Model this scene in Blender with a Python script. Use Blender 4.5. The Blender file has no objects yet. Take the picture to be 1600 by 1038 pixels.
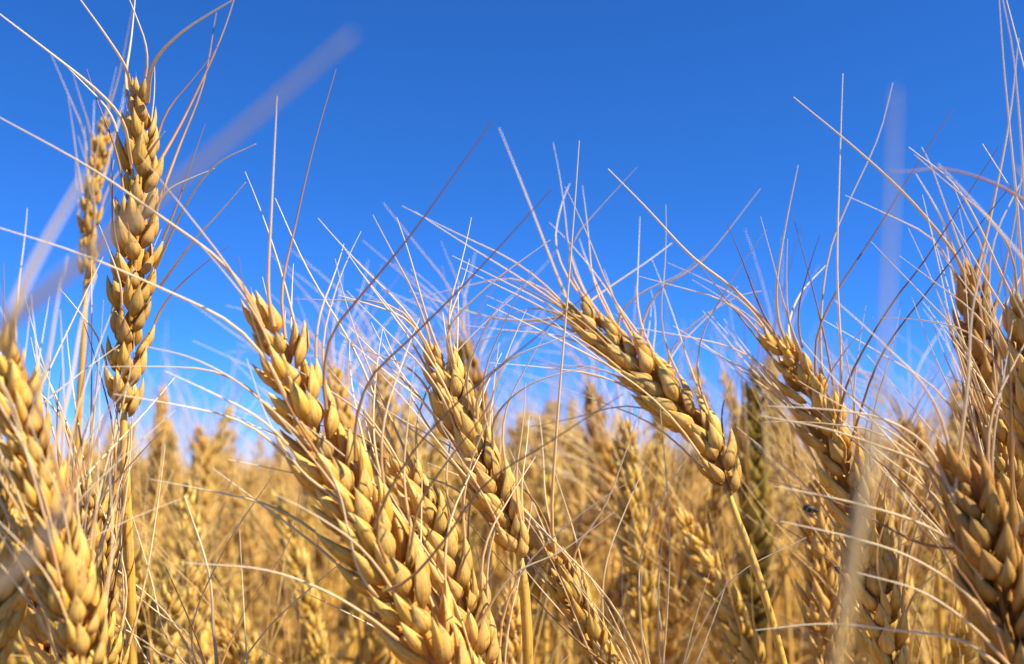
import bpy, math, random
import numpy as np
from mathutils import Vector, Matrix, Quaternion

# ------------------------------------------------------------------ camera, sky, sun, exposure
SC = bpy.context.scene
COL = SC.collection
CAM_Z, PITCH, FPX = 0.90, math.radians(8.1), 1555.0

cam = bpy.data.cameras.new("camera")
cam.lens, cam.sensor_width = 36.0 * FPX / 1600.0, 36.0
cam.clip_start, cam.clip_end = 0.01, 4000.0
cam.dof.use_dof = True
cam.dof.focus_distance = 0.262
cam.dof.aperture_fstop = 13
cam.dof.aperture_blades = 0
camo = bpy.data.objects.new("camera", cam)
camo.location = (0, 0, CAM_Z)
camo.rotation_euler = (math.radians(90) + PITCH, 0, 0)
COL.objects.link(camo)
SC.camera = camo

SUN_ELEV = math.radians(46)
SUN_AZ = math.radians(114)          # clockwise from the viewing direction (+Y): behind the right shoulder
sun_dir = Vector((math.sin(SUN_AZ) * math.cos(SUN_ELEV), math.cos(SUN_AZ) * math.cos(SUN_ELEV), math.sin(SUN_ELEV)))

world = bpy.data.worlds.new("World")
SC.world = world
world.use_nodes = True
wn, wl = world.node_tree.nodes, world.node_tree.links
wn.clear()
w_out = wn.new("ShaderNodeOutputWorld")
w_bg = wn.new("ShaderNodeBackground")
w_sky = wn.new("ShaderNodeTexSky")
w_sky.sky_type = 'NISHITA'
w_sky.sun_disc = False
w_sky.sun_elevation = SUN_ELEV
w_sky.sun_rotation = SUN_AZ
w_sky.altitude = 3000
w_sky.air_density = 0.5
w_sky.dust_density = 0.0
w_sky.ozone_density = 3.5
w_hs = wn.new("ShaderNodeHueSaturation")
w_hs.inputs['Saturation'].default_value = 1.22
w_hs.inputs['Value'].default_value = 1.0
w_bg.inputs['Strength'].default_value = 0.108
wl.new(w_sky.outputs[0], w_hs.inputs['Color'])
w_mul = wn.new("ShaderNodeVectorMath")          # the deep, slightly violet blue of the camera's own colour rendering
w_mul.operation = 'MULTIPLY'
w_mul.inputs[1].default_value = (0.80, 1.12, 1.50)
wl.new(w_hs.outputs[0], w_mul.inputs[0])
w_gam = wn.new("ShaderNodeGamma")               # evener from the zenith down to the crop
w_gam.inputs['Gamma'].default_value = 0.8
w_mul2 = wn.new("ShaderNodeVectorMath")
w_mul2.operation = 'MULTIPLY'
w_mul2.inputs[1].default_value = (0.78, 1.01, 1.25)
wl.new(w_mul.outputs[0], w_gam.inputs['Color'])
wl.new(w_gam.outputs[0], w_mul2.inputs[0])
wl.new(w_mul2.outputs[0], w_bg.inputs[0])
wl.new(w_bg.outputs[0], w_out.inputs[0])

sun = bpy.data.lights.new("sun", 'SUN')
sun.energy = 5.0
sun.angle = math.radians(0.5)
sun.color = (1.0, 0.87, 0.62)
suno = bpy.data.objects.new("sun", sun)
suno.rotation_euler = (-sun_dir).to_track_quat('-Z', 'Y').to_euler()
suno.location = (2, -2, 4)
COL.objects.link(suno)

SC.view_settings.view_transform = 'Standard'
SC.view_settings.look = 'None'
SC.view_settings.exposure = 1.08
SC.view_settings.gamma = 1.0
SC.view_settings.use_curve_mapping = False
SC.cycles.max_bounces = 6
SC.cycles.diffuse_bounces = 3
SC.cycles.glossy_bounces = 2
SC.cycles.transmission_bounces = 3
SC.cycles.use_denoising = True

rng = random.Random(11)


def unproject(px, py, d):
    """The point that stands d metres in front of the lens under a pixel of the 1600 x 1038 photograph."""
    v = Vector(((px - 800) / FPX * d, -(py - 519) / FPX * d, -d))
    m = Matrix.Rotation(math.radians(90) + PITCH, 3, 'X')
    return m @ v + Vector((0, 0, CAM_Z))


# ------------------------------------------------------------------ materials
def mat_new(name):
    m = bpy.data.materials.new(name)
    m.use_nodes = True
    nt = m.node_tree
    nt.nodes.clear()
    return m, nt, nt.nodes, nt.links


def straw_material(name, base, mid, tip, streak=0.26, rough=0.5, transl=0.2, bump=0.35, ridges=26, speck=0.5, hue=0.006, nerves=0, weather=0.28, dark=(0.16, 0.09, 0.04)):
    """Dry plant matter: colours run from base to tip along the UV's v, thin fibres along it, fungal specks, each object a bit different."""
    m, nt, N, L = mat_new(name)
    out = N.new("ShaderNodeOutputMaterial")
    uv = N.new("ShaderNodeUVMap")
    sep = N.new("ShaderNodeSeparateXYZ")
    L.new(uv.outputs[0], sep.inputs[0])
    ramp = N.new("ShaderNodeValToRGB")
    r = ramp.color_ramp
    r.elements[0].position, r.elements[0].color = 0.05, (*base, 1)
    r.elements[1].position, r.elements[1].color = 0.95, (*tip, 1)
    e = r.elements.new(0.5)
    e.color = (*mid, 1)
    tc = N.new("ShaderNodeTexCoord")
    n0 = N.new("ShaderNodeTexNoise")          # blotches shift the base-to-tip run
    n0.inputs['Scale'].default_value = 260
    n0.inputs['Detail'].default_value = 3
    L.new(tc.outputs['Object'], n0.inputs['Vector'])
    ma = N.new("ShaderNodeMath")
    ma.operation = 'MULTIPLY_ADD'
    ma.inputs[1].default_value = 0.55
    L.new(n0.outputs['Fac'], ma.inputs[0])
    mb_ = N.new("ShaderNodeMath")
    mb_.operation = 'SUBTRACT'
    mb_.inputs[1].default_value = 0.275
    L.new(sep.outputs[1], mb_.inputs[0])
    L.new(mb_.outputs[0], ma.inputs[2])
    L.new(ma.outputs[0], ramp.inputs[0])
    # fibres
    mp = N.new("ShaderNodeMapping")
    mp.inputs['Scale'].default_value = (ridges, 2.2, 1)
    L.new(uv.outputs[0], mp.inputs[0])
    n1 = N.new("ShaderNodeTexNoise")
    n1.inputs['Scale'].default_value = 1.0
    n1.inputs['Detail'].default_value = 4
    n1.inputs['Roughness'].default_value = 0.65
    L.new(mp.outputs[0], n1.inputs['Vector'])
    mx = N.new("ShaderNodeMix")
    mx.data_type = 'RGBA'
    mx.blend_type = 'MULTIPLY'
    mx.inputs[0].default_value = 1.0
    cr = N.new("ShaderNodeValToRGB")
    cr.color_ramp.elements[0].position = 0.28
    g = 1 - streak
    cr.color_ramp.elements[0].color = (g, g * 0.93, g * 0.82, 1)
    cr.color_ramp.elements[1].position = 0.6
    cr.color_ramp.elements[1].color = (1, 1, 1, 1)
    L.new(ramp.outputs[0], mx.inputs[6])
    L.new(cr.outputs[0], mx.inputs[7])
    if nerves:
        um = N.new("ShaderNodeMath")
        um.operation = 'MULTIPLY'
        um.inputs[1].default_value = 2 * math.pi * nerves
        L.new(sep.outputs[0], um.inputs[0])
        si = N.new("ShaderNodeMath")
        si.operation = 'SINE'
        L.new(um.outputs[0], si.inputs[0])
        hm = N.new("ShaderNodeMath")
        hm.operation = 'MULTIPLY_ADD'
        hm.inputs[1].default_value = 0.09
        L.new(si.outputs[0], hm.inputs[0])
        L.new(n1.outputs['Fac'], hm.inputs[2])
        height = hm.outputs[0]
    else:
        height = n1.outputs['Fac']
    L.new(height, cr.inputs[0])
    # specks
    n2 = N.new("ShaderNodeTexNoise")
    n2.inputs['Scale'].default_value = 620
    n2.inputs['Detail'].default_value = 2
    L.new(tc.outputs['Object'], n2.inputs['Vector'])
    c2 = N.new("ShaderNodeValToRGB")
    c2.color_ramp.elements[0].position = 0.57
    c2.color_ramp.elements[0].color = (0, 0, 0, 1)
    c2.color_ramp.elements[1].position = 0.75
    c2.color_ramp.elements[1].color = (speck, speck, speck, 1)
    L.new(n2.outputs['Fac'], c2.inputs[0])
    mx2 = N.new("ShaderNodeMix")
    mx2.data_type = 'RGBA'
    L.new(c2.outputs[0], mx2.inputs[0])
    L.new(mx.outputs[2], mx2.inputs[6])
    mx2.inputs[7].default_value = (*dark, 1)
    nw = N.new("ShaderNodeTexNoise")
    nw.inputs['Scale'].default_value = 110
    nw.inputs['Detail'].default_value = 5
    nw.inputs['Roughness'].default_value = 0.6
    L.new(tc.outputs['Object'], nw.inputs['Vector'])
    cw = N.new("ShaderNodeValToRGB")
    cw.color_ramp.elements[0].position, cw.color_ramp.elements[0].color = 0.48, (0, 0, 0, 1)
    cw.color_ramp.elements[1].position, cw.color_ramp.elements[1].color = 0.72, (weather, weather, weather, 1)
    L.new(nw.outputs['Fac'], cw.inputs[0])
    mx3 = N.new("ShaderNodeMix")
    mx3.data_type = 'RGBA'
    L.new(cw.outputs[0], mx3.inputs[0])
    L.new(mx2.outputs[2], mx3.inputs[6])
    mx3.inputs[7].default_value = (0.40, 0.27, 0.12, 1)
    # object-to-object variation
    oi = N.new("ShaderNodeObjectInfo")
    hs = N.new("ShaderNodeHueSaturation")
    mr = N.new("ShaderNodeMapRange")
    mr.inputs[3].default_value, mr.inputs[4].default_value = 0.5 - hue, 0.5 + hue
    L.new(oi.outputs['Random'], mr.inputs[0])
    L.new(mr.outputs[0], hs.inputs['Hue'])
    mr2 = N.new("ShaderNodeMapRange")
    mr2.inputs[3].default_value, mr2.inputs[4].default_value = 0.84, 1.12
    wn_ = N.new("ShaderNodeTexWhiteNoise")
    wn_.noise_dimensions = '1D'
    L.new(oi.outputs['Random'], wn_.inputs['W'])
    L.new(wn_.outputs['Value'], mr2.inputs[0])
    L.new(mr2.outputs[0], hs.inputs['Value'])
    L.new(mx3.outputs[2], hs.inputs['Color'])
    bs = N.new("ShaderNodeBsdfPrincipled")
    bs.inputs['Roughness'].default_value = rough
    bs.inputs['Specular IOR Level'].default_value = 0.4
    L.new(hs.outputs[0], bs.inputs['Base Color'])
    bp = N.new("ShaderNodeBump")
    bp.inputs['Strength'].default_value = bump
    bp.inputs['Distance'].default_value = 0.0004
    L.new(height, bp.inputs['Height'])
    L.new(bp.outputs[0], bs.inputs['Normal'])
    if transl > 0:
        tr = N.new("ShaderNodeBsdfTranslucent")
        L.new(hs.outputs[0], tr.inputs['Color'])
        ms = N.new("ShaderNodeMixShader")
        ms.inputs[0].default_value = transl
        L.new(bs.outputs[0], ms.inputs[1])
        L.new(tr.outputs[0], ms.inputs[2])
        L.new(ms.outputs[0], out.inputs[0])
    else:
        L.new(bs.outputs[0], out.inputs[0])
    return m


M = {
    'husk': straw_material('husk', (0.580, 0.251, 0.021), (0.800, 0.456, 0.070), (0.880, 0.614, 0.182), nerves=11, bump=0.45),
    'husk_pale': straw_material('husk_pale', (0.620, 0.298, 0.038), (0.800, 0.493, 0.112), (0.880, 0.632, 0.224), nerves=11, bump=0.45),
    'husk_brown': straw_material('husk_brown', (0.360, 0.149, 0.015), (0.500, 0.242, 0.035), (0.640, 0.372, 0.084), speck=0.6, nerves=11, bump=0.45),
    'husk_green': straw_material('husk_green', (0.27, 0.18, 0.015), (0.42, 0.29, 0.032), (0.54, 0.38, 0.08), nerves=11, bump=0.45),
    'awn': straw_material('awn', (0.78, 0.54, 0.25), (0.86, 0.72, 0.48), (0.88, 0.80, 0.66), streak=0.08, ridges=1.5, speck=0.0, weather=0.0, rough=0.4, transl=0.3, bump=0.0, hue=0.006),
    'awn_brown': straw_material('awn_brown', (0.46, 0.24, 0.08), (0.24, 0.13, 0.065), (0.22, 0.14, 0.09), streak=0.08, ridges=1.5, speck=0.0, weather=0.0, transl=0.05, bump=0.0),
    'stem': straw_material('stem', (0.660, 0.372, 0.056), (0.720, 0.409, 0.063), (0.760, 0.465, 0.091), streak=0.4, rough=0.38, transl=0.0, bump=0.3, ridges=14, speck=0.7, weather=0.7),
    'leaf': straw_material('leaf', (0.580, 0.353, 0.084), (0.640, 0.419, 0.112), (0.700, 0.484, 0.168), streak=0.4, rough=0.6, transl=0.3, bump=0.4, ridges=30, speck=0.5),
}


def crop_husk():
    return straw_material('crop_husk', (0.54, 0.29, 0.035), (0.76, 0.49, 0.10), (0.88, 0.66, 0.24), hue=0.008, bump=0.2, weather=0.4)


M['crop_husk'] = crop_husk()
M['glume'] = straw_material('glume', (0.660, 0.353, 0.056), (0.800, 0.512, 0.126), (0.740, 0.484, 0.154), streak=0.32, rough=0.62, transl=0.2, nerves=8, bump=0.8)
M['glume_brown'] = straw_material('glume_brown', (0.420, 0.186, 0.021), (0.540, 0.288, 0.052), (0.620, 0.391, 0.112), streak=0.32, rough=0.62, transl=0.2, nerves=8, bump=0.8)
M['glume_green'] = straw_material('glume_green', (0.32, 0.21, 0.02), (0.46, 0.33, 0.05), (0.52, 0.40, 0.11), streak=0.32, rough=0.62, transl=0.2, nerves=8, bump=0.8)
M['crop_awn'] = straw_material('crop_awn', (0.74, 0.46, 0.13), (0.82, 0.58, 0.22), (0.84, 0.66, 0.34), streak=0.08, ridges=1.5, speck=0.0, weather=0.0, rough=0.45, transl=0.25, bump=0.0)


def ground_material():
    m, nt, N, L = mat_new('soil_and_straw')
    out = N.new("ShaderNodeOutputMaterial")
    bs = N.new("ShaderNodeBsdfPrincipled")
    tc = N.new("ShaderNodeTexCoord")
    n = N.new("ShaderNodeTexNoise")
    n.inputs['Scale'].default_value = 14
    n.inputs['Detail'].default_value = 8
    L.new(tc.outputs['Object'], n.inputs['Vector'])
    cr = N.new("ShaderNodeValToRGB")
    cr.color_ramp.elements[0].position, cr.color_ramp.elements[0].color = 0.35, (0.10, 0.065, 0.035, 1)
    cr.color_ramp.elements[1].position, cr.color_ramp.elements[1].color = 0.7, (0.34, 0.24, 0.11, 1)
    L.new(n.outputs['Fac'], cr.inputs[0])
    L.new(cr.outputs[0], bs.inputs['Base Color'])
    bs.inputs['Roughness'].default_value = 0.95
    bp = N.new("ShaderNodeBump")
    bp.inputs['Distance'].default_value = 0.02
    L.new(n.outputs['Fac'], bp.inputs['Height'])
    L.new(bp.outputs[0], bs.inputs['Normal'])
    L.new(bs.outputs[0], out.inputs[0])
    return m


def beetle_material():
    m, nt, N, L = mat_new('beetle_shell')
    out = N.new("ShaderNodeOutputMaterial")
    bs = N.new("ShaderNodeBsdfPrincipled")
    n = N.new("ShaderNodeTexNoise")
    n.inputs['Scale'].default_value = 1500
    cr = N.new("ShaderNodeValToRGB")
    cr.color_ramp.elements[0].color = (0.006, 0.005, 0.005, 1)
    cr.color_ramp.elements[1].color = (0.02, 0.015, 0.012, 1)
    L.new(n.outputs['Fac'], cr.inputs[0])
    L.new(cr.outputs[0], bs.inputs['Base Color'])
    bs.inputs['Roughness'].default_value = 0.6
    L.new(bs.outputs[0], out.inputs[0])
    return m


# ------------------------------------------------------------------ mesh helpers
class MB:
    def __init__(self):
        self.v, self.f, self.uv, self.mi, self.cur = [], [], [], [], 0

    def grid(self, rings, close=True, vs=None):
        """Quads between rings of points; u runs around, v along."""
        n = len(rings[0])
        b = len(self.v)
        for r in rings:
            self.v.extend([tuple(p) for p in r])
        k = len(rings)
        vs = vs or [i / (k - 1) for i in range(k)]
        m = n if close else n - 1
        for i in range(k - 1):
            for j in range(m):
                j2 = (j + 1) % n
                self.f.append((b + i * n + j, b + i * n + j2, b + (i + 1) * n + j2, b + (i + 1) * n + j))
                self.mi.append(self.cur)
                u0, u1 = j / m, (j + 1) / m
                self.uv += [(u0, vs[i]), (u1, vs[i]), (u1, vs[i + 1]), (u0, vs[i + 1])]

    def mesh(self, name, mat, origin=None):
        me = bpy.data.meshes.new(name)
        o = origin or Vector((0, 0, 0))
        a = np.array(self.v, dtype=np.float64) - np.array(o)
        me.from_pydata(a.tolist(), [], self.f)
        l = me.uv_layers.new(name="UVMap")
        l.data.foreach_set("uv", np.array(self.uv, dtype=np.float32).ravel())
        me.polygons.foreach_set("use_smooth", [True] * len(me.polygons))
        for q in (mat if isinstance(mat, (list, tuple)) else [mat]):
            me.materials.append(q)
        if any(self.mi):
            me.polygons.foreach_set('material_index', self.mi)
        me.update()
        return me

    def build(self, name, mat, parent=None, origin=None):
        o = bpy.data.objects.new(name, self.mesh(name, mat, origin))
        COL.objects.link(o)
        if parent is not None:
            o.parent = parent
        return o


def catmull(pts, n):
    pts = [Vector(p) for p in pts]
    P = [pts[0] * 2 - pts[1]] + pts + [pts[-1] * 2 - pts[-2]]
    dense = []
    for i in range(1, len(P) - 2):
        a, b, c, d = P[i - 1], P[i], P[i + 1], P[i + 2]
        for k in range(14):
            t = k / 14
            dense.append(0.5 * ((2 * b) + (c - a) * t + (2 * a - 5 * b + 4 * c - d) * t * t + (3 * b - a - 3 * c + d) * t ** 3))
    dense.append(P[-2])
    s = [0.0]
    for i in range(1, len(dense)):
        s.append(s[-1] + (dense[i] - dense[i - 1]).length)
    out, j = [], 0
    for k in range(n):
        t = s[-1] * k / (n - 1)
        while j < len(s) - 2 and s[j + 1] < t:
            j += 1
        u = (t - s[j]) / max(1e-9, s[j + 1] - s[j])
        out.append(dense[j].lerp(dense[j + 1], u))
    return out


def perp(t, ref):
    r = ref - t * ref.dot(t)
    if r.length < 1e-6:
        r = t.orthogonal()
    return r.normalized()


def tube(mb, pts, radii, sides=5, ref=Vector((0.3, -1, 0.2)), vs=None):
    rings = []
    n = len(pts)
    for i, p in enumerate(pts):
        t = (pts[min(i + 1, n - 1)] - pts[max(i - 1, 0)]).normalized()
        x = perp(t, ref)
        y = t.cross(x)
        rings.append([p + (x * math.cos(a) + y * math.sin(a)) * radii[i] for a in (2 * math.pi * k / sides for k in range(sides))])
    mb.grid(rings, vs=vs)


def husk(mb, P, D, O, L, W, T, curve=0.10, beak=0.0, nr=9, na=10, keel=0.12):
    """One plump husk: teardrop shell from P along D, its back towards O; returns its tip and the way the tip points."""
    X = D.cross(O).normalized()
    rings, vs, cen = [], [], []
    for i in range(nr):
        v = i / (nr - 1)
        v = v ** 0.95
        if v < 0.36:
            r = max(0.16, math.sin(math.pi / 2 * v / 0.36) ** 0.7)
        else:
            u = (v - 0.36) / 0.64
            r = max(0.03, (1 - u ** 1.75) * (1 - 0.25 * u))
        c = P + D * (L * v) + O * (curve * L * (math.sin(math.pi * v * 0.72) - 0.42 * v + 0.55 * max(0, v - 0.7) ** 1.2))
        cen.append(c)
        ring = []
        for k in range(na):
            a = 2 * math.pi * k / na
            ca, sa = math.cos(a), math.sin(a)
            y = sa * (1.15 if sa > 0 else 0.55)
            if sa > 0 and keel > 0.2:
                y = 1.35 * max(0.0, 1 - abs(ca)) ** 0.85 + 0.25 * sa
            elif sa > 0.9:
                y += keel * (1 + 2 * v)
            ring.append(c + X * (W / 2 * r * ca) + O * (T / 2 * r * y))
        rings.append(ring)
        vs.append(v)
    td = (cen[-1] - cen[-2]).normalized()
    if beak > 0:
        for s, rr in ((0.5, 0.03), (1.0, 0.006)):
            c = cen[-1] + td * beak * s
            rings.append([c + (X * math.cos(2 * math.pi * k / na) + O * math.sin(2 * math.pi * k / na)) * (W / 2 * rr) for k in range(na)])
            vs.append(1.0)
        return rings and (mb.grid(rings, vs=vs), cen[-1] + td * beak)[1], td
    mb.grid(rings, vs=vs)
    return cen[-1], td


def awn_points(P, D, target, length, n=9, wob=0.02, rnd=rng):
    """An awn leaves along D and bends towards target, then runs nearly straight with a slight kink or two."""
    pts = [P]
    d = D.copy()
    step = length / (n - 1)
    side = Vector((rnd.gauss(0, 1), rnd.gauss(0, 1), rnd.gauss(0, 1))) * wob
    for i in range(n - 1):
        k = min(1.0, (i + 0.4) / (0.42 * n))
        d = (D * (1 - k) + target * k + side * (i / n) * 2).normalized()
        pts.append(pts[-1] + d * step)
    return pts


def awn_mesh(pts, r0, r1, sides=5, mb=None):
    mb = mb or MB()
    n = len(pts)
    tube(mb, pts, [r0 + (r1 - r0) * (i / (n - 1)) ** 0.8 for i in range(n)], sides)
    return mb


def rvec(rnd, s):
    return Vector((rnd.gauss(0, s), rnd.gauss(0, s), rnd.gauss(0, s)))


def spikelet(mb, R, T, S, s, sc, rnd, lod=0, apex=False, open_=1.0):
    """Glumes and florets of one spikelet into mb; returns the tips that may carry awns."""
    Nn = T.cross(S).normalized()
    ang = math.radians(11.5 + rnd.gauss(0, 3.2)) * open_
    if apex:
        ang = 0.05
    A = (T * math.cos(ang) + S * (s * math.sin(ang))).normalized()
    roll = rnd.gauss(0, 0.22) if not apex else 0.0
    qr = Quaternion(T, roll)
    A, S, Nn = qr @ A, qr @ S, qr @ Nn
    A = (A + rvec(rnd, 0.045)).normalized()
    sc = sc * rnd.uniform(0.86, 1.12)
    B = R + S * (s * 0.0011 * sc) + T * rnd.gauss(0, 0.0004)
    o_main = (S * s).normalized()
    tips = []
    mm = 0.001 * sc
    nr, na = ((9, 10), (6, 6), (5, 4))[lod]
    if lod < 2:
        js = (-1, 1)
        for j in js:                                      # glumes hug the florets from outside
            D = (A + Nn * (j * (0.33 * open_ + rnd.gauss(0, 0.08))) + rvec(rnd, 0.03)).normalized()
            O = perp(D, Nn * j + o_main * 0.35)
            mb.cur = 1 if lod == 0 else 0
            husk(mb, B + Nn * (j * 1.75 * mm) - A * 0.4 * mm, D, O, (9.2 + rnd.gauss(0, .7)) * mm, 4.7 * mm, 2.3 * mm, 0.10, 2.0 * mm, nr, na, 0.3)
            mb.cur = 0
    for j in (-1, 1):
        fat = rnd.uniform(0.82, 1.12) if rnd.random() > 0.12 else 0.68
        D = (A + Nn * (j * (0.23 * open_ + rnd.gauss(0, 0.07))) + o_main * 0.03 + rvec(rnd, 0.05)).normalized()
        O = perp(D, Nn * (j * 0.75) + o_main * 0.75)
        tip, td = husk(mb, B + Nn * (j * 1.15 * mm) + A * 1.2 * mm + o_main * 0.5 * mm, D, O, (11.4 + rnd.gauss(0, .7)) * mm,
                       4.0 * fat * mm, 3.0 * fat * mm, 0.10, 0.0, nr, na)
        tips.append((tip, td, j, s))
    if lod < 2:
        D = (A + o_main * 0.05 + rvec(rnd, 0.09)).normalized()
        O = perp(D, o_main)
        tip, td = husk(mb, B + A * 3.6 * mm + o_main * 1.2 * mm, D, O, (9.0 + rnd.gauss(0, .6)) * mm, 3.4 * mm, 2.8 * mm, 0.06, 1.6 * mm, nr, na)
        if rnd.random() < 0.35:
            tips.append((tip, td, 0, s))
    return tips


def ear_frames(spine, view_from, face):
    """Tangent and flat-side axis along an ear; face turns the two rows of spikelets about the ear."""
    out = []
    n = len(spine)
    for i in range(n):
        t = (spine[min(i + 1, n - 1)] - spine[max(i - 1, 0)]).normalized()
        v = (spine[i] - view_from).normalized()
        S = t.cross(v).normalized()
        S = (Quaternion(t, face) @ S).normalized()
        out.append((t, S))
    return out


def taper(t):
    return 0.74 + 0.34 * math.sin(math.pi * min(1, 0.16 + t * 0.80)) - (0.16 if t > 0.93 else 0)


EYE = Vector((0, 0, CAM_Z))


def tag(o, label, cat, group=None, kind=None):
    if label:
        o["label"] = label
    if cat:
        o["category"] = cat
    if group:
        o["group"] = group
    if kind:
        o["kind"] = kind
    return o


def leaf_strip(mb, pts, width, twist, rnd, fold=0.35, side0=Vector((1, 0, 0))):
    """A dry blade: folded along its midrib, twisting, with a real thickness."""
    n = len(pts)
    rings, tw = [], rnd.uniform(0, 6)
    for i, p in enumerate(pts):
        t = (pts[min(i + 1, n - 1)] - pts[max(i - 1, 0)]).normalized()
        x = perp(t, side0)
        q = Quaternion(t, tw + twist * i / (n - 1))
        x = q @ x
        y = t.cross(x)
        k = i / (n - 1)
        w = width / 2 * max(0.04, min(1, 0.55 + k * 3) * (1 - k ** 2.2) ** 0.7)
        th = 0.00018
        f = fold * w
        rings.append([p + x * w + y * f, p + y * th, p - x * w + y * f, p - x * w + y * (f - th * 1.5), p - y * th, p + x * w + y * (f - th * 1.5)])
    mb.grid(rings)


# ------------------------------------------------------------------ the wheat one can tell apart
def make_stalk(label, spine_px, stem_px, n=20, face=0.0, sc=1.0, awn_len=0.062, spread=42, mat='husk', awn_mat='awn',
               awn_p=0.85, traced=(), stem_r=0.00135, lod=0, seed=1, group=None, leaf=False, awn_r=0.00040, brown=0.08, open_=1.0, foot=(0.0, 0.05)):
    rnd = random.Random(seed)
    key = [unproject(*p) for p in spine_px]
    spine = catmull(key, n + 1)
    stem_key = [unproject(*p) for p in stem_px]
    last = stem_key[-1] if stem_key else key[0]
    prev = stem_key[-2] if len(stem_key) > 1 else (key[0] if stem_key else spine[1])
    d = (last - prev).normalized()
    base = Vector((last.x + d.x * 0.12 + foot[0], last.y + d.y * 0.12 + foot[1], 0.0))
    root = bpy.data.objects.new("wheat_stalk", None)
    root.empty_display_size = 0.02
    root.location = base
    COL.objects.link(root)
    tag(root, label, "wheat", group)
    # stem: from the ground up to the ear
    reach = last.z * 0.4
    b1 = last + d * reach
    b1.z = max(b1.z, 0.25)
    b2 = Vector((base.x, base.y, base.z + 0.3))
    low = []
    for k in range(15):
        t = k / 14
        low.append(base * (1 - t) ** 3 + b2 * 3 * t * (1 - t) ** 2 + b1 * 3 * t * t * (1 - t) + last * t ** 3)
    up = catmull(list(reversed(stem_key)) + [key[0], spine[1]], 22) if stem_key else [last, key[0], spine[1]]
    pts = low[:-1] + up
    m = len(pts)
    mb = MB()
    rad = [stem_r * (1.35 - 0.35 * min(1, p.z / 0.9)) for p in pts]
    for k in range(max(0, m - 7), m):
        rad[k] *= 1 - 0.07 * (k - (m - 7))
    tube(mb, pts, rad, 9)
    mb.build("stem", M['stem'], root, base)
    if leaf:
        p0 = low[9]
        a = rnd.uniform(0, 6.28)
        h = Vector((math.cos(a), math.sin(a), 0))
        lp = [p0 + Vector((0, 0, 0.22 * t - 0.16 * t * t * 1.6)) + h * (0.13 * t) for t in (k / 11 for k in range(12))]
        lb = MB()
        leaf_strip(lb, lp, 0.008, rnd.uniform(-3, 3), rnd)
        lb.build("leaf", M['leaf'], root, base)
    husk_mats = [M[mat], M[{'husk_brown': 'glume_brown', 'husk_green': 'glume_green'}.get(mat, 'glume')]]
    # ear: rachis with apex spikelet, then every spikelet and awn
    fr = ear_frames(spine, EYE, face)
    eb = MB()
    tube(eb, spine, [0.0009 * sc * (1 - 0.5 * i / n) for i in range(n + 1)], 6)
    tips = spikelet(eb, spine[n], fr[n][0], fr[n][1], 1, sc * 0.72, rnd, lod, apex=True)
    ear = eb.build("ear", husk_mats, root, base)
    alltips = [(tp, fr[n]) for tp in tips]
    for i in range(n):
        s = 1 if i % 2 else -1
        sb = MB()
        T, S = fr[i]
        k = sc * taper(i / n)
        tp = spikelet(sb, spine[i], T, S, s, k * (0.95 + rnd.random() * 0.1), rnd, lod, open_=open_)
        sb.build("spikelet", husk_mats, ear, base)
        alltips += [(t, fr[i]) for t in tp]
    for (tip, td, j, s), (T, S) in alltips:
        if rnd.random() > awn_p:
            continue
        Nn = T.cross(S).normalized()
        a = math.radians(spread + rnd.gauss(0, 11))
        tgt = (T * math.cos(a) + (S * (s * rnd.uniform(0.55, 1.0)) + Nn * (j * rnd.uniform(0.15, 0.8))).normalized() * math.sin(a) + rvec(rnd, 0.10)).normalized()
        L = awn_len * rnd.uniform(0.65, 1.2)
        pts = awn_points(tip - td * 0.0004, td, tgt, L, 10, 0.10, rnd)
        am = 'awn_brown' if rnd.random() < brown else awn_mat
        awn_mesh(pts, awn_r, awn_r * 0.2, 5).build("awn", M[am], ear, base)
    for tr in traced:
        px, d0, d1, r = tr[0], tr[1], tr[2], tr[3]
        am = tr[4] if len(tr) > 4 else 'awn'
        q = len(px)
        pts = catmull([unproject(x, y, d0 + (d1 - d0) * i / (q - 1)) for i, (x, y) in enumerate(px)], 16)
        awn_mesh(pts, r * 1.08, r * 0.26, 6).build("awn", M[am], ear, base)
    return root


def S_(pts, d0, d1=None):
    d1 = d0 if d1 is None else d1
    return [(x, y, d0 + (d1 - d0) * i / max(1, len(pts) - 1)) for i, (x, y) in enumerate(pts)]


B_ = 'awn_brown'

# the tall upright ear that stands clear against the sky
make_stalk("tallest upright golden wheat ear, sharp against the sky on a bare straight stem",
           S_([(193, 648), (199, 560), (211, 420), (219, 285), (224, 168)], .268), S_([(196, 760), (203, 900), (207, 1070)], .268, .272),
           n=22, face=0.5, sc=0.86, open_=0.95, awn_len=.03, spread=26, awn_p=0.25, brown=.3, seed=3, stem_r=.0014, traced=[
               ([(199, 150), (197, 115), (205, 60), (213, -20)], .268, .28, .0005),
               ([(205, 140), (196, 105), (165, 55), (115, -15)], .268, .25, .0005),
               ([(230, 160), (240, 100), (285, 50), (372, -5)], .265, .24, .0006),
               ([(205, 255), (192, 190), (150, 140), (75, 80), (-10, 15)], .262, .23, .0005),
               ([(240, 270), (290, 180), (345, 60), (375, -30)], .275, .31, .0005, B_),
               ([(243, 330), (278, 235), (318, 130), (338, 20)], .275, .31, .0005, B_),
               ([(243, 420), (285, 330), (335, 260), (400, 225)], .268, .25, .00045),
               ([(248, 450), (300, 380), (345, 330), (384, 285)], .268, .25, .0004),
               ([(180, 330), (172, 290), (178, 250)], .266, .262, .0004),
               ([(232, 240), (246, 220), (258, 205)], .266, .262, .0004),
           ])
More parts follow.
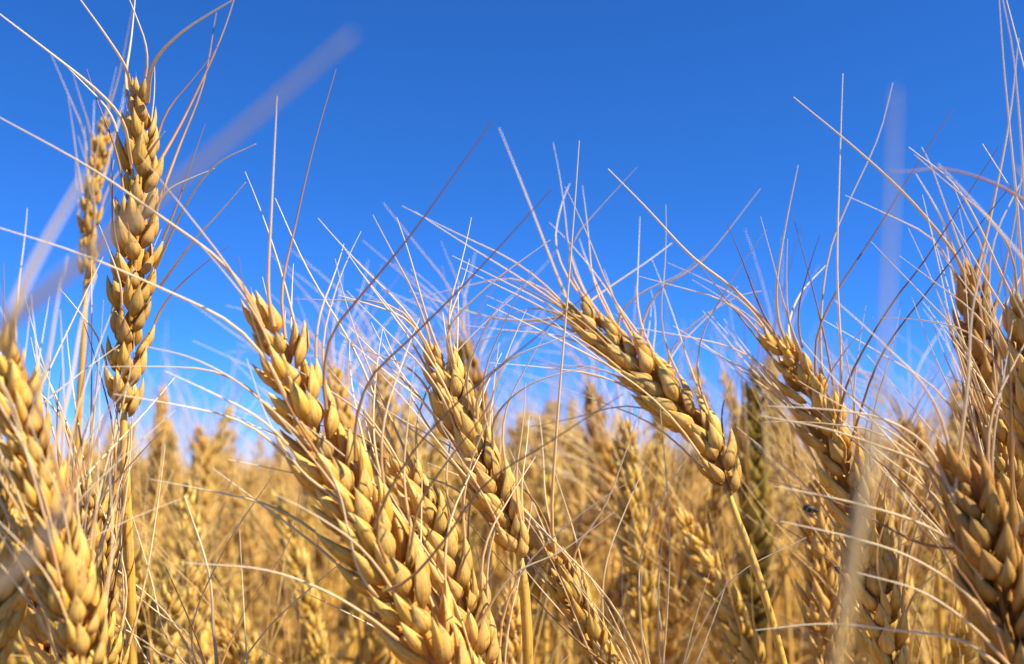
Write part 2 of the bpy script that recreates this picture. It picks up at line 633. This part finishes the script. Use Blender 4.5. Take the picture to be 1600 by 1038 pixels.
make_stalk("small soft wheat ear leaning beside the tallest ear, its tip lower",
           S_([(134, 445), (138, 380), (145, 305), (154, 245), (164, 198)], .38), S_([(130, 540), (122, 680), (118, 860), (116, 1050)], .38),
           n=16, face=0.9, sc=0.62, awn_len=.04, spread=18, mat='husk', awn_p=0.3, open_=.8, seed=4)
# the big leaning ear at the centre left and its neighbours
make_stalk("large plump ear leaning over with curling dark awns, its tip below a long pale awn",
           S_([(760, 1180), (695, 1045), (625, 920), (565, 815), (508, 710), (462, 610), (430, 525)], .225, .232), S_([(800, 1290), (830, 1420)], .224, .224),
           n=24, face=0.7, sc=1.12, awn_len=.045, spread=40, awn_p=0.36, brown=.15, seed=5, open_=1.3, traced=[
               ([(510, 640), (506, 585), (520, 520), (570, 455), (640, 370), (705, 280), (770, 188)], .222, .22, .00042, B_),
               ([(556, 720), (556, 660), (580, 590), (640, 530), (730, 440), (862, 296)], .222, .22, .00042, B_),
               ([(604, 880), (588, 835), (600, 785), (650, 700), (735, 610), (840, 525), (940, 440)], .218, .21, .0004, B_),
               ([(598, 925), (640, 905), (690, 850), (760, 755), (860, 690), (975, 615)], .218, .21, .0004, B_),
               ([(428, 510), (419, 450), (424, 330), (433, 150)], .228, .225, .00048),
               ([(446, 530), (441, 450), (462, 350), (490, 230), (525, 108)], .23, .25, .0004, B_),
               ([(408, 505), (385, 455), (335, 400), (250, 338), (140, 262), (-15, 176)], .228, .215, .0005),
               ([(455, 640), (420, 570), (360, 505), (250, 450), (120, 395), (-15, 352)], .225, .21, .00045),
               ([(500, 712), (440, 655), (375, 600), (300, 560), (220, 540)], .225, .215, .00042),
               ([(560, 820), (525, 780), (470, 735), (420, 660), (385, 560)], .222, .22, .00042),
               ([(590, 935), (560, 890), (542, 820), (530, 770), (500, 700)], .22, .215, .0004),
               ([(622, 1000), (570, 960), (500, 920), (410, 890), (290, 880)], .22, .21, .0004),
               ([(640, 870), (655, 790), (700, 720), (760, 640), (790, 560)], .22, .215, .00036, B_),
           ])
make_stalk("plump pale ear tucked behind the large leaning ear, its tip under the dark awns",
           S_([(775, 1170), (745, 1030), (712, 920), (672, 820), (636, 745)], .243, .25), S_([(800, 1300)], .243),
           n=21, face=0.5, sc=.98, awn_len=.05, spread=30, awn_p=0.5, mat='husk_pale', seed=6, traced=[
               ([(640, 770), (610, 690), (560, 560), (480, 420), (430, 310)], .25, .28, .00045),
               ([(745, 980), (800, 900), (880, 860), (960, 800)], .24, .24, .00036),
           ])
make_stalk("slim pale ear leaning over a bent bare stem beside the large leaning ear",
           S_([(812, 872), (786, 800), (752, 725), (715, 640), (690, 568)], .252, .256), S_([(819, 920), (824, 1000), (826, 1080)], .252),
           n=22, face=0.2, sc=.88, awn_len=.04, spread=36, awn_p=0.55, mat='husk_pale', brown=.0, seed=7, traced=[
               ([(690, 560), (668, 500), (640, 400), (620, 340)], .256, .26, .0004),
               ([(715, 600), (700, 520), (760, 450), (860, 375)], .254, .25, .0004),
               ([(745, 660), (750, 610), (800, 560), (900, 520)], .252, .245, .0004),
               ([(770, 700), (775, 650), (830, 600), (930, 570)], .252, .245, .0004),
           ])
make_stalk("short narrow ear low down, thin vertical pale awn rising high from its tip",
           S_([(965, 1110), (930, 1010), (893, 925), (868, 868)], .28), S_([(985, 1200)], .28),
           n=16, face=0.8, sc=0.74, awn_len=.045, spread=22, awn_p=0.4, seed=8, traced=[
               ([(868, 870), (862, 800), (872, 640), (887, 460), (898, 320), (905, 220)], .275, .262, .0005),
               ([(890, 900), (905, 850), (950, 780), (1000, 640)], .28, .28, .0004),
           ])
make_stalk("drooping ear bent far over on a curved golden stem, fine awns combed sideways",
           S_([(1138, 768), (1112, 700), (1062, 640), (1005, 585), (948, 532), (902, 490)], .283, .312), S_([(1152, 810), (1180, 885), (1205, 965), (1230, 1060)], .280, .276),
           n=24, face=0.35, sc=.97, awn_len=.055, spread=46, awn_p=0.7, mat='husk', brown=.08, stem_r=.00112, seed=9, traced=[
               ([(1012, 570), (1002, 515), (1030, 455), (1100, 405), (1188, 295)], .315, .31, .0005),
               ([(985, 545), (966, 500), (1000, 460), (1060, 430), (1100, 400)], .315, .31, .0005),
               ([(1060, 620), (1045, 560), (1080, 510), (1150, 465), (1190, 455)], .315, .31, .00045),
               ([(905, 492), (930, 465), (1010, 410), (1050, 380)], .32, .34, .0004),
               ([(900, 500), (870, 430), (820, 300), (780, 200)], .325, .40, .0006),
               ([(905, 485), (850, 500), (760, 495), (640, 455)], .32, .34, .0005),
           ])
make_stalk("ear with dark shaded flank beside the curved golden stem, long crossing awns at its tip",
           S_([(1395, 1060), (1368, 905), (1338, 785), (1303, 692), (1262, 612), (1228, 552)], .285, .295), S_([(1410, 1200)], .285),
           n=25, face=-0.4, sc=1.0, awn_len=.05, spread=36, awn_p=0.5, brown=.2, seed=10, traced=[
               ([(1226, 550), (1200, 510), (1150, 455), (1080, 400), (1010, 325), (950, 264)], .292, .28, .0006),
               ([(1232, 545), (1216, 500), (1214, 440), (1228, 350), (1247, 258)], .29, .28, .0005),
               ([(1240, 550), (1232, 510), (1250, 460), (1290, 415)], .292, .31, .0005),
               ([(1275, 600), (1276, 530), (1305, 460), (1370, 360), (1425, 270), (1490, 170)], .288, .30, .0004, B_),
               ([(1312, 680), (1314, 560), (1308, 420), (1312, 260), (1317, 115)], .285, .285, .00045),
               ([(1330, 690), (1375, 560), (1450, 455), (1520, 365), (1580, 290)], .28, .27, .0004, B_),
               ([(1290, 640), (1282, 520), (1300, 380), (1370, 220), (1395, 130)], .29, .31, .00042),
               ([(1305, 670), (1330, 585), (1390, 480), (1450, 400), (1560, 230)], .285, .28, .0004, B_),
           ])
# the cluster at the right edge
make_stalk("upright shaded ear with a fan of straight awns, rising above its cluster",
           S_([(1572, 820), (1553, 700), (1538, 585), (1527, 500), (1520, 440)], .305, .31), S_([(1580, 930), (1585, 1070)], .305),
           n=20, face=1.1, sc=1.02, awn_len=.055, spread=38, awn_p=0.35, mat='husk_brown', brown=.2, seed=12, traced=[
               ([(1512, 445), (1490, 395), (1420, 310), (1340, 235), (1240, 152)], .30, .28, .0006),
               ([(1505, 430), (1470, 340), (1430, 270)], .305, .31, .0005),
               ([(1525, 430), (1545, 350), (1575, 200), (1592, 60)], .305, .31, .0005),
               ([(1515, 430), (1480, 330), (1455, 260), (1440, 230)], .305, .31, .0004),
           ])
make_stalk("orange brown ear cut by the frame edge, plump shells above the dark ear",
           S_([(1655, 800), (1628, 680), (1612, 590), (1602, 500)], .25), S_([(1670, 940), (1680, 1080)], .25),
           n=15, face=0.2, sc=1.05, awn_len=.05, spread=48, awn_p=0.3, mat='husk', brown=.2, seed=13, traced=[
               ([(1600, 500), (1570, 440), (1500, 300), (1420, 230)], .25, .25, .0004),
               ([(1598, 520), (1560, 470), (1480, 330)], .25, .25, .0004),
               ([(1602, 500), (1590, 330), (1570, 120), (1560, -20)], .25, .23, .0004),
               ([(1605, 500), (1600, 300), (1585, 100), (1565, -10)], .24, .22, .0004),
               ([(1640, 340), (1560, 290), (1480, 265), (1420, 268), (1390, 268)], .2, .17, .00032, B_),
           ])
make_stalk("thin golden ear pressed against the upright shaded ear, half hidden",
           S_([(1612, 980), (1594, 850), (1575, 730), (1562, 650)], .275), S_([(1630, 1100)], .275),
           n=16, face=1.4, sc=0.9, awn_len=.06, spread=22, awn_p=0.6, mat='husk_pale', seed=14)
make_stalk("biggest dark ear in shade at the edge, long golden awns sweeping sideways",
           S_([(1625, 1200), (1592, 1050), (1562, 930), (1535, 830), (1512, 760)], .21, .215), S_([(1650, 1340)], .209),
           n=22, face=0.25, sc=1.02, awn_len=.05, spread=40, awn_p=0.5, mat='husk_brown', brown=.3, seed=15, traced=[  # darker brown husks stand in for the shade on this ear
               ([(1500, 775), (1440, 725), (1380, 700), (1290, 670), (1190, 650)], .213, .22, .00042),
               ([(1490, 780), (1450, 700), (1380, 655), (1290, 640), (1200, 635)], .213, .22, .00042),
               ([(1535, 905), (1490, 850), (1430, 815), (1330, 785), (1210, 760)], .21, .215, .00044),
               ([(1560, 985), (1500, 920), (1420, 870), (1330, 840), (1220, 815)], .208, .212, .00042),
               ([(1585, 1050), (1520, 980), (1440, 925), (1340, 895)], .205, .21, .00042),
               ([(1560, 1040), (1500, 1000), (1400, 985), (1290, 975), (1180, 985)], .205, .215, .0004),
               ([(1520, 860), (1440, 850), (1350, 805), (1270, 770), (1200, 750)], .213, .22, .0004, B_),
               ([(1490, 790), (1500, 700), (1512, 600), (1520, 480), (1545, 380)], .213, .215, .0005),
           ])
# soft ears behind
make_stalk("dull olive green unripe ear, straight and out of focus beside the drooping ear",
           S_([(1176, 1010), (1180, 860), (1178, 720), (1182, 600)], .45), S_([(1174, 1100)], .45),
           n=27, face=0.4, sc=1.1, awn_len=.06, spread=14, awn_p=0.6, mat='husk_green', brown=.6, seed=16)
make_stalk("blurred ear with a brown tip peeking out above the slim pale ear",
           S_([(756, 740), (745, 660), (738, 610), (731, 555)], .42), S_([(768, 850), (775, 1060)], .42),
           n=12, face=0.8, sc=0.9, awn_len=.06, spread=56, mat='husk_brown', awn_p=.85, seed=17)
make_stalk("soft pale ear leaning away beneath the drooping ear, dark gaps between its shells",
           S_([(1012, 930), (992, 850), (970, 780), (948, 705)], .5), S_([(1022, 1060)], .5),
           n=17, face=0.6, sc=1.05, awn_len=.06, spread=56, awn_p=.85, seed=18)
make_stalk("soft brown ear standing upright just under the drooping ear's tip",
           S_([(948, 800), (940, 740), (934, 680), (928, 620)], .56), S_([(952, 1000)], .56),
           n=14, face=0.9, sc=1.0, awn_len=.06, spread=56, mat='husk_brown', awn_p=.85, seed=19)
make_stalk("blurred golden ear rising behind the tip of the plump pale ear",
           S_([(612, 770), (606, 700), (602, 640), (598, 588)], .48), S_([(618, 930)], .48),
           n=14, face=0.3, sc=.95, awn_len=.07, spread=56, awn_p=.85, seed=20)
make_stalk("blurred golden ear close behind the large leaning ear, only its crown clear of it",
           S_([(552, 790), (545, 720), (535, 650), (522, 590)], .44), S_([(560, 930)], .44),
           n=15, face=0.6, sc=.9, awn_len=.07, spread=56, awn_p=.85, seed=21)
make_stalk("small distant ear standing alone above the crop between two tall stems",
           S_([(320, 840), (317, 790), (315, 735), (313, 682)], .64), S_([(322, 1000)], .64),
           n=16, face=0.6, sc=1.0, awn_len=.055, spread=22, awn_p=.6, seed=22)
make_stalk("soft golden ear with spread awns beside the biggest dark ear's tip",
           S_([(1462, 830), (1448, 770), (1436, 720), (1426, 672)], .46), S_([(1470, 990)], .46),
           n=14, face=0.3, sc=.95, awn_len=.06, spread=56, awn_p=.85, seed=23)
make_stalk("soft ear in warm light low behind the wide blurred grass blade",
           S_([(1405, 1010), (1392, 930), (1376, 860), (1362, 800)], .36), S_([(1410, 1120)], .36),
           n=16, face=0.7, sc=1.0, awn_len=.06, spread=30, awn_p=.6, seed=24, mat='husk_pale')
# the cluster at the left edge
make_stalk("thick pale ear at the frame edge with one large smooth shell at its tip",
           S_([(140, 1090), (108, 930), (80, 815), (50, 705), (27, 620), (14, 565)], .20, .205), S_([(160, 1250)], .20),
           n=25, face=0.75, sc=.80, awn_len=.04, spread=24, awn_p=0.5, awn_r=.0003, mat='husk', brown=.15, seed=25, open_=1.15, traced=[
               ([(12, 560), (30, 470), (70, 380), (120, 285)], .17, .15, .0005),
               ([(50, 650), (75, 560), (90, 470), (105, 400)], .17, .17, .0004),
               ([(80, 720), (110, 600), (128, 500), (150, 430)], .17, .18, .0004),
               ([(95, 790), (150, 690), (185, 600), (200, 560)], .165, .18, .0004, B_),
               ([(100, 770), (60, 640), (20, 520), (-10, 430)], .165, .165, .0004, B_),
           ])
make_stalk("slender golden ear standing close by the tallest ear's stem, awns pointing straight up",
           S_([(158, 1120), (154, 1000), (148, 880), (138, 780)], .255, .26), S_([(165, 1260)], .255),
           n=18, face=0.9, sc=0.85, awn_len=.055, spread=15, awn_p=0.7, brown=.25, seed=26)
make_stalk("orange gold ear cut off by the frame edge, low beside the thick pale ear",
           S_([(-25, 1050), (-12, 950), (-14, 870), (-20, 800)], .21), S_([(-30, 1180)], .21),
           n=13, face=0.2, sc=1.1, awn_len=.06, spread=35, awn_p=0.7, seed=27)
make_stalk("golden ear in soft focus low between the thick pale ear and slender ear",
           S_([(118, 1120), (100, 1030), (82, 960), (70, 890)], .235), S_([(125, 1250)], .235),
           n=14, face=-0.5, sc=1.05, awn_len=.05, spread=28, awn_p=0.5, seed=28, mat='husk')
# one that stands so close that only its awns show, wide and soft
make_stalk("nearest wheat stalk, only its wide pale blurred awns reaching into view",
           S_([(-190, 1000), (-170, 850), (-140, 720), (-110, 610)], .085), S_([(-200, 1150)], .085),
           n=14, face=0.2, sc=0.6, awn_len=.03, spread=18, awn_p=0.0, seed=29, traced=[
               ([(-110, 610), (80, 448), (260, 300), (400, 182), (552, 52)], .080, .074, .00058),
               ([(-90, 640), (-20, 560), (60, 400), (135, 270)], .09, .10, .00045),
               ([(-120, 1010), (-20, 925), (50, 865), (118, 775)], .085, .078, .0009),
           ])


make_stalk("wheat stalk beyond the frame edge, awns reaching in above the orange brown ear",
           S_([(1810, 1000), (1785, 850), (1765, 720), (1750, 620)], .22), S_([(1830, 1200)], .22),
           n=16, face=0.9, sc=1.15, awn_len=.04, spread=20, awn_p=0.2, seed=41, traced=[
               ([(1750, 620), (1700, 500), (1640, 260), (1570, -10)], .22, .25, .00045),
               ([(1750, 640), (1680, 480), (1600, 330), (1535, 225)], .22, .25, .0004),
           ])
make_stalk("wheat stalk beyond the frame edge, its awns crossing low over the biggest dark ear",
           S_([(1830, 900), (1800, 760), (1775, 640), (1755, 540)], .165), S_([(1850, 1100)], .165),
           n=16, face=0.2, sc=1.15, awn_len=.04, spread=24, awn_p=0.2, seed=42, traced=[
               ([(1760, 640), (1700, 690), (1640, 760), (1585, 830)], .165, .17, .0004),
           ])


make_stalk("low wheat ear under the small distant ear, only its straggling pale awns rising into view",
           S_([(385, 1290), (365, 1210), (345, 1130), (330, 1075)], .27), S_([(400, 1400)], .27),
           n=15, face=0.6, sc=.95, awn_len=.06, spread=30, awn_p=0.12, seed=51, traced=[
               ([(330, 1080), (262, 1000), (235, 900), (205, 800)], .27, .28, .00035),
               ([(320, 1075), (300, 985), (350, 860), (425, 745)], .27, .25, .0004),
               ([(345, 1100), (334, 985), (325, 890), (288, 775)], .272, .29, .0007),
               ([(340, 1090), (420, 980), (520, 890), (570, 850)], .27, .26, .00036),
               ([(350, 1120), (300, 1000), (250, 960), (180, 905)], .275, .27, .00036),
               ([(330, 1080), (380, 960), (450, 850), (470, 760)], .28, .30, .00036, B_),
           ])
make_stalk("low wheat ear between short narrow ear and drooping ear, only its awns in view",
           S_([(1060, 1290), (1045, 1210), (1030, 1130), (1018, 1080)], .29), S_([(1070, 1400)], .29),
           n=15, face=0.6, sc=.95, awn_len=.06, spread=30, awn_p=0.15, seed=52, traced=[
               ([(1020, 1085), (960, 950), (860, 840), (760, 740), (700, 690)], .28, .25, .0004),
               ([(1030, 1100), (1042, 960), (1046, 820), (1030, 620)], .29, .29, .00035),
               ([(1015, 1085), (900, 1000), (760, 850), (690, 760)], .28, .26, .0004, B_),
               ([(1030, 1100), (1000, 960), (1010, 830), (1080, 700)], .29, .31, .00036),
               ([(1040, 1120), (1090, 990), (1150, 900), (1260, 840)], .29, .28, .00036),
           ])


def grass_blade():
    root = bpy.data.objects.new("grass_blade", None)
    key = [unproject(*p) for p in S_([(1306, 1060), (1330, 900), (1350, 770), (1376, 600), (1390, 380), (1399, 140)], .09, .082)]
    base = Vector((key[0].x - 0.02, key[0].y + 0.03, 0))
    root.location = base
    COL.objects.link(root)
    tag(root, "wide blurred dry grass blade standing close to the lens, fading to a thin tip", "grass blade")
    b1 = key[0] + (key[0] - key[1]).normalized() * 0.3
    low = []
    for k in range(12):
        t = k / 11
        low.append(base * (1 - t) ** 3 + Vector((base.x, base.y, .3)) * 3 * t * (1 - t) ** 2 + b1 * 3 * t * t * (1 - t) + key[0] * t ** 3)
    mb = MB()
    tube(mb, low, [0.0007] * 12, 8)
    mb.build("stem", M['stem'], root, base)
    up = catmull(key, 20)
    lb = MB()
    rings = []
    view = Vector((0, 1, 0))
    for i, p in enumerate(up):
        t = (up[min(i + 1, 19)] - up[max(i - 1, 0)]).normalized()
        x = perp(t, Vector((1, 0.3, 0)))
        y = t.cross(x)
        k = i / 19
        w = 0.0007 if k < .2 else 0.0007 + (0.00022 - 0.0007) * min(1, (k - .25) / .3)
        if k > .55:
            w *= 1 - 0.8 * (k - .55) / .45
        rings.append([p + x * w + y * w * .3, p + y * .0002, p - x * w + y * w * .3, p - x * w + y * (w * .3 - .0002), p - y * .0002, p + x * w + y * (w * .3 - .0002)])
    lb.grid(rings)
    lb.build("leaf", M['awn'], root, base)


grass_blade()


# ------------------------------------------------------------------ small black beetle on an awn
def beetle(px, py, d, size, label, ang):
    bm_ = beetle_material() if 'beetle' not in M else M['beetle']
    M['beetle'] = bm_
    p = unproject(px, py, d)
    root = bpy.data.objects.new("beetle", None)
    root.location = p
    root.rotation_euler = (0, ang, 0)
    root.empty_display_size = 0.003
    COL.objects.link(root)
    tag(root, label, "beetle")

    def blob(name, c, r):
        mb = MB()
        rings = []
        for i in range(9):
            a = math.pi * i / 8
            rings.append([(c[0] - r[0] * math.cos(a), c[1] + r[1] * max(.02, math.sin(a)) * math.cos(b), c[2] + r[2] * max(.02, math.sin(a)) * math.sin(b))
                          for b in (2 * math.pi * k / 12 for k in range(12))])
        mb.grid(rings)
        return mb.build(name, bm_, root)
    s = size
    blob("body", (0, 0, 0), (s, s * .72, s * .62))
    blob("head", (s * 1.1, 0, -s * .1), (s * .35, s * .42, s * .35))
    for sy in (-1, 1):
        for k in (-.5, .1, .6):
            mb = MB()
            tube(mb, [Vector((k * s, sy * s * .5, -s * .2)), Vector((k * s * 1.3, sy * s * 1.0, -s * .1)), Vector((k * s * 1.6, sy * s * 1.15, -s * .85))], [s * .09, s * .07, s * .04], 5)
            mb.build("leg", bm_, root)


beetle(1265, 795, .216, .0014, "tiny black beetle sitting on a pale awn swept from the biggest dark ear", 0.2)
beetle(1308, 890, .272, .0009, "tiny dark beetle clinging to the ear with the shaded flank", 1.0)


# ------------------------------------------------------------------ the standing crop behind: prototypes, then copies
def plant_parts(seed, height, lean, nod, lod, with_leaf=True):
    """Meshes of one whole crop plant round the origin: stem, leaf, ear, beard (its awns)."""
    rnd = random.Random(seed)
    ear_len = rnd.uniform(0.075, 0.095)
    a = rnd.uniform(0, 6.28)
    h = Vector((math.cos(a), math.sin(a), 0))
    n = 18 if lod < 2 else 14
    sh = height - ear_len * math.cos(nod)
    top = Vector((0, 0, sh)) + h * (sh * math.tan(lean) * 0.6)
    key = [Vector((0, 0, 0)), Vector((0, 0, sh * 0.4)) + h * (sh * math.tan(lean) * 0.10), Vector((0, 0, sh * 0.75)) + h * (sh * math.tan(lean) * 0.33), top]
    d = (Vector((0, 0, 1)) * math.cos(nod) + h * math.sin(nod)).normalized()
    tip = top + d * ear_len
    mid = top + (d * 0.5 + (top - key[2]).normalized() * 0.12).normalized() * ear_len * 0.5
    spine = catmull([top, mid, tip], n + 1)
    stem_mb = MB()
    st = catmull(key + [spine[1]], 16 if lod < 2 else 7)
    tube(stem_mb, st, [0.0014] * len(st), 7 if lod < 2 else 4)
    ear_mb, beard_mb = MB(), MB()
    fr = ear_frames(spine, spine[0] + Vector((rnd.uniform(-1, 1), -1, 0)), rnd.uniform(0, 3))
    tips = [(t, fr[n]) for t in spikelet(ear_mb, spine[n], fr[n][0], fr[n][1], 1, .72, rnd, lod, apex=True)]
    for i in range(n):
        k = taper(i / n) * (1.0 if lod < 2 else 1.22)
        tips += [(t, fr[i]) for t in spikelet(ear_mb, spine[i], *fr[i], 1 if i % 2 else -1, k, rnd, lod)]
    for (tp, td, j, s), (T, S) in tips:
        if rnd.random() > (0.42 if lod < 2 else 0.26):
            continue
        Nn = T.cross(S).normalized()
        an = math.radians(30 + rnd.gauss(0, 10))
        tgt = (T * math.cos(an) + (S * s * rnd.uniform(.5, 1) + Nn * (j * rnd.uniform(.2, .9))).normalized() * math.sin(an) + rvec(rnd, .1)).normalized()
        pts = awn_points(tp, td, tgt, rnd.uniform(.04, .075), 6 if lod < 2 else 4, .1, rnd)
        awn_mesh(pts, .00032, .00012, 4 if lod < 2 else 3, beard_mb)
    leaf_mbs = []
    if with_leaf:
        for q in range(2 if lod < 2 else 1):
            z0 = sh * rnd.uniform(.70, .97)
            b = rnd.uniform(0, 6.28)
            hh = Vector((math.cos(b), math.sin(b), 0))
            p0 = Vector((0, 0, z0)) + h * (sh * math.tan(lean) * 0.5 * (z0 / sh) ** 2)
            L = rnd.uniform(.10, .2)
            drop = rnd.uniform(.6, 1.5)
            m = 10 if lod < 2 else 6
            lp = [p0 + Vector((0, 0, L * (0.55 * t - drop * t * t))) + hh * (L * 0.75 * t) for t in (k / (m - 1) for k in range(m))]
            leaf_mbs.append(MB())
            leaf_strip(leaf_mbs[-1], lp, rnd.uniform(.004, .009), rnd.uniform(-4, 4), rnd, side0=Vector((hh.y, -hh.x, 0)))
    return stem_mb, leaf_mbs, ear_mb, beard_mb


VAR = [  # height, lean, nod, label
    (0.935, 0.03, 0.08, "blurred golden wheat ear standing straight up in the crop behind the sharp ears"),
    (0.915, 0.08, 0.35, "blurred golden wheat ear tilting a little in the crop behind the sharp ears"),
    (0.91, 0.12, 0.65, "blurred wheat ear leaning over in the crop behind the sharp ears"),
    (0.895, 0.14, 0.95, "blurred wheat ear bowed almost level in the crop behind the sharp ears"),
    (0.925, 0.05, 0.20, "blurred upright wheat ear with loose dry leaves in the crop behind the sharp ears"),
    (0.87, 0.10, 0.45, "short blurred wheat ear low down in the crop behind the sharp ears"),
]
GROUPS = ["straight ears of the crop behind", "tilting ears of the crop behind", "leaning ears of the crop behind",
          "bowed ears of the crop behind", "leafy upright ears of the crop behind", "short ears of the crop behind"]


def link(name, data, parent):
    o = bpy.data.objects.new(name, data)
    COL.objects.link(o)
    o.parent = parent
    return o


protos = []
for k, (hgt, lean, nod, lab) in enumerate(VAR):
    st, lf, er, bd = plant_parts(100 + k, hgt, lean, nod, 1)
    root = bpy.data.objects.new("wheat_stalk", None)
    root.empty_display_size = 0.02
    COL.objects.link(root)
    tag(root, lab, "wheat", GROUPS[k])
    st.build("stem", M['stem'], root)
    for q in lf:
        q.build("leaf", M['leaf'], root)
    e = er.build("ear", M['crop_husk'], root)
    bd.build("beard", M['crop_awn'], e)
    protos.append(root)


def copy_tree(o, parent=None):
    c = o.copy()
    COL.objects.link(c)
    c.parent = parent
    for ch in list(o.children):
        copy_tree(ch, c)
    return c


def crop_spots(y0, y1, dens, margin, rnd, mind):
    """Random standing places inside the view's wedge and a margin beside it."""
    spots, cell = [], {}
    area = (y1 - y0) * ((y0 + y1) * 0.515 + 2 * margin)
    want, tries = int(area * dens), 0
    while len(spots) < want and tries < want * 30:
        tries += 1
        y = math.sqrt(rnd.uniform(y0 * y0, y1 * y1)) if margin < .2 else rnd.uniform(y0, y1)
        w = y * 0.515 + margin
        x = rnd.uniform(-w, w)
        c = (int(x / mind), int(y / mind))
        if any((x - q[0]) ** 2 + (y - q[1]) ** 2 < mind * mind for dx in (-1, 0, 1) for dy in (-1, 0, 1) for q in cell.get((c[0] + dx, c[1] + dy), ())):
            continue
        cell.setdefault(c, []).append((x, y))
        spots.append((x, y))
    return spots


rc = random.Random(77)
low = crop_spots(0.33, 0.43, 520, -0.01, rc, 0.02)[:34]
print('low', len(low))
near = low + crop_spots(0.43, 1.0, 560, 0.0, rc, 0.02)[:245]
print('near', len(near))
first = [True] * len(protos)
for x, y in near:
    k = rc.choice((0, 1, 1, 2, 2, 3, 4, 4, 5) if y > .75 else (0, 0, 1, 1, 4, 4, 5))
    ppx = 800 + x / y * FPX
    if y < 0.66 and any(a < ppx < b for a, b in ((1105, 1260), (925, 1020), (285, 345))):
        continue
    r = protos[k] if first[k] else copy_tree(protos[k])
    first[k] = False
    s = 1.02 - abs(rc.gauss(0, 0.065)) + rc.gauss(0, 0.012)
    if y < 0.62:
        s = min(s, 0.975)
    if y > 0.5 and rc.random() < 0.16:
        s = rc.uniform(1.025, 1.055)
    if y < 0.43:
        s = (CAM_Z - y * (rc.uniform(790, 990) - 740) / FPX) / VAR[k][0]
    s += max(-0.03, min(0.03, (0.03 if x > 0 else 0.06) * x / y))
    r.location = (x, y, 0)
    r.rotation_euler = (rc.gauss(0, .02), rc.gauss(0, .02), rc.uniform(0, 6.28))
    r.scale = (1, 1, max(0.84, min(1.06, s)))

# farther on it reads as one mass
def crop_mass(spots, rnd):
    kinds = []
    for k, (hgt, lean, nod, lab) in enumerate(VAR[:5]):
        parts = plant_parts(300 + k, hgt, lean, nod, 2)
        V, F, U, MI = [], [], [], []
        off = 0
        for mi, p in enumerate((parts[0], parts[1][0], parts[2], parts[3])):
            V.append(np.array(p.v))
            F.append(np.array(p.f) + off)
            U.append(np.array(p.uv))
            MI.append(np.full(len(p.f), mi))
            off += len(p.v)
        kinds.append((np.vstack(V), np.vstack(F), np.vstack(U), np.concatenate(MI)))
    V, F, U, MI, off = [], [], [], [], 0
    for x, y in spots:
        v, f, u, mi = kinds[rnd.randrange(len(kinds))]
        a = rnd.uniform(0, 6.28)
        c, s_ = math.cos(a), math.sin(a)
        z = max(.86, min(1.05, 1.02 - abs(rnd.gauss(0, .05)) + rnd.gauss(0, .018) + max(-0.02, min(0.02, (0.03 if x > 0 else 0.05) * x / y))))
        V.append(np.stack([v[:, 0] * c - v[:, 1] * s_ + x, v[:, 0] * s_ + v[:, 1] * c + y, v[:, 2] * z], 1))
        F.append(f + off)
        U.append(u)
        MI.append(mi)
        off += len(v)
    V, F, U, MI = np.vstack(V), np.vstack(F), np.vstack(U), np.concatenate(MI)
    me = bpy.data.meshes.new("distant_wheat")
    me.vertices.add(len(V))
    me.vertices.foreach_set("co", V.astype(np.float32).ravel())
    me.loops.add(F.size)
    me.loops.foreach_set("vertex_index", F.astype(np.int32).ravel())
    me.polygons.add(len(F))
    me.polygons.foreach_set("loop_start", np.arange(0, F.size, 4, dtype=np.int32))
    me.polygons.foreach_set("material_index", MI.astype(np.int32))
    me.polygons.foreach_set("use_smooth", np.ones(len(F), dtype=bool))
    l = me.uv_layers.new(name="UVMap")
    l.data.foreach_set("uv", U.astype(np.float32).ravel())
    for m in ('stem', 'leaf', 'crop_husk', 'crop_awn'):
        me.materials.append(M[m])
    me.update(calc_edges=True)
    o = bpy.data.objects.new("distant_wheat", me)
    COL.objects.link(o)
    tag(o, "far wheat crop behind the blurred ears, melting into one golden mass", "wheat crop", kind="stuff")


far = crop_spots(1.0, 2.6, 380, 0.2, rc, 0.03) + crop_spots(2.6, 9.0, 40, 0.6, rc, 0.05)
print('far', len(far))
crop_mass(far, rc)

# ------------------------------------------------------------------ ground
gb = MB()
ys = [-3, -1, 0, 1, 2, 4, 8, 20, 60, 200, 800, 2500]
gb.grid([[(x, y, 0.0) for x in (-2500, -400, -60, -8, -2, 0, 2, 8, 60, 400, 2500)] for y in ys], close=False)
g = gb.build("ground", ground_material())
tag(g, "dry soil with straw litter under the wheat", "ground", kind="structure")
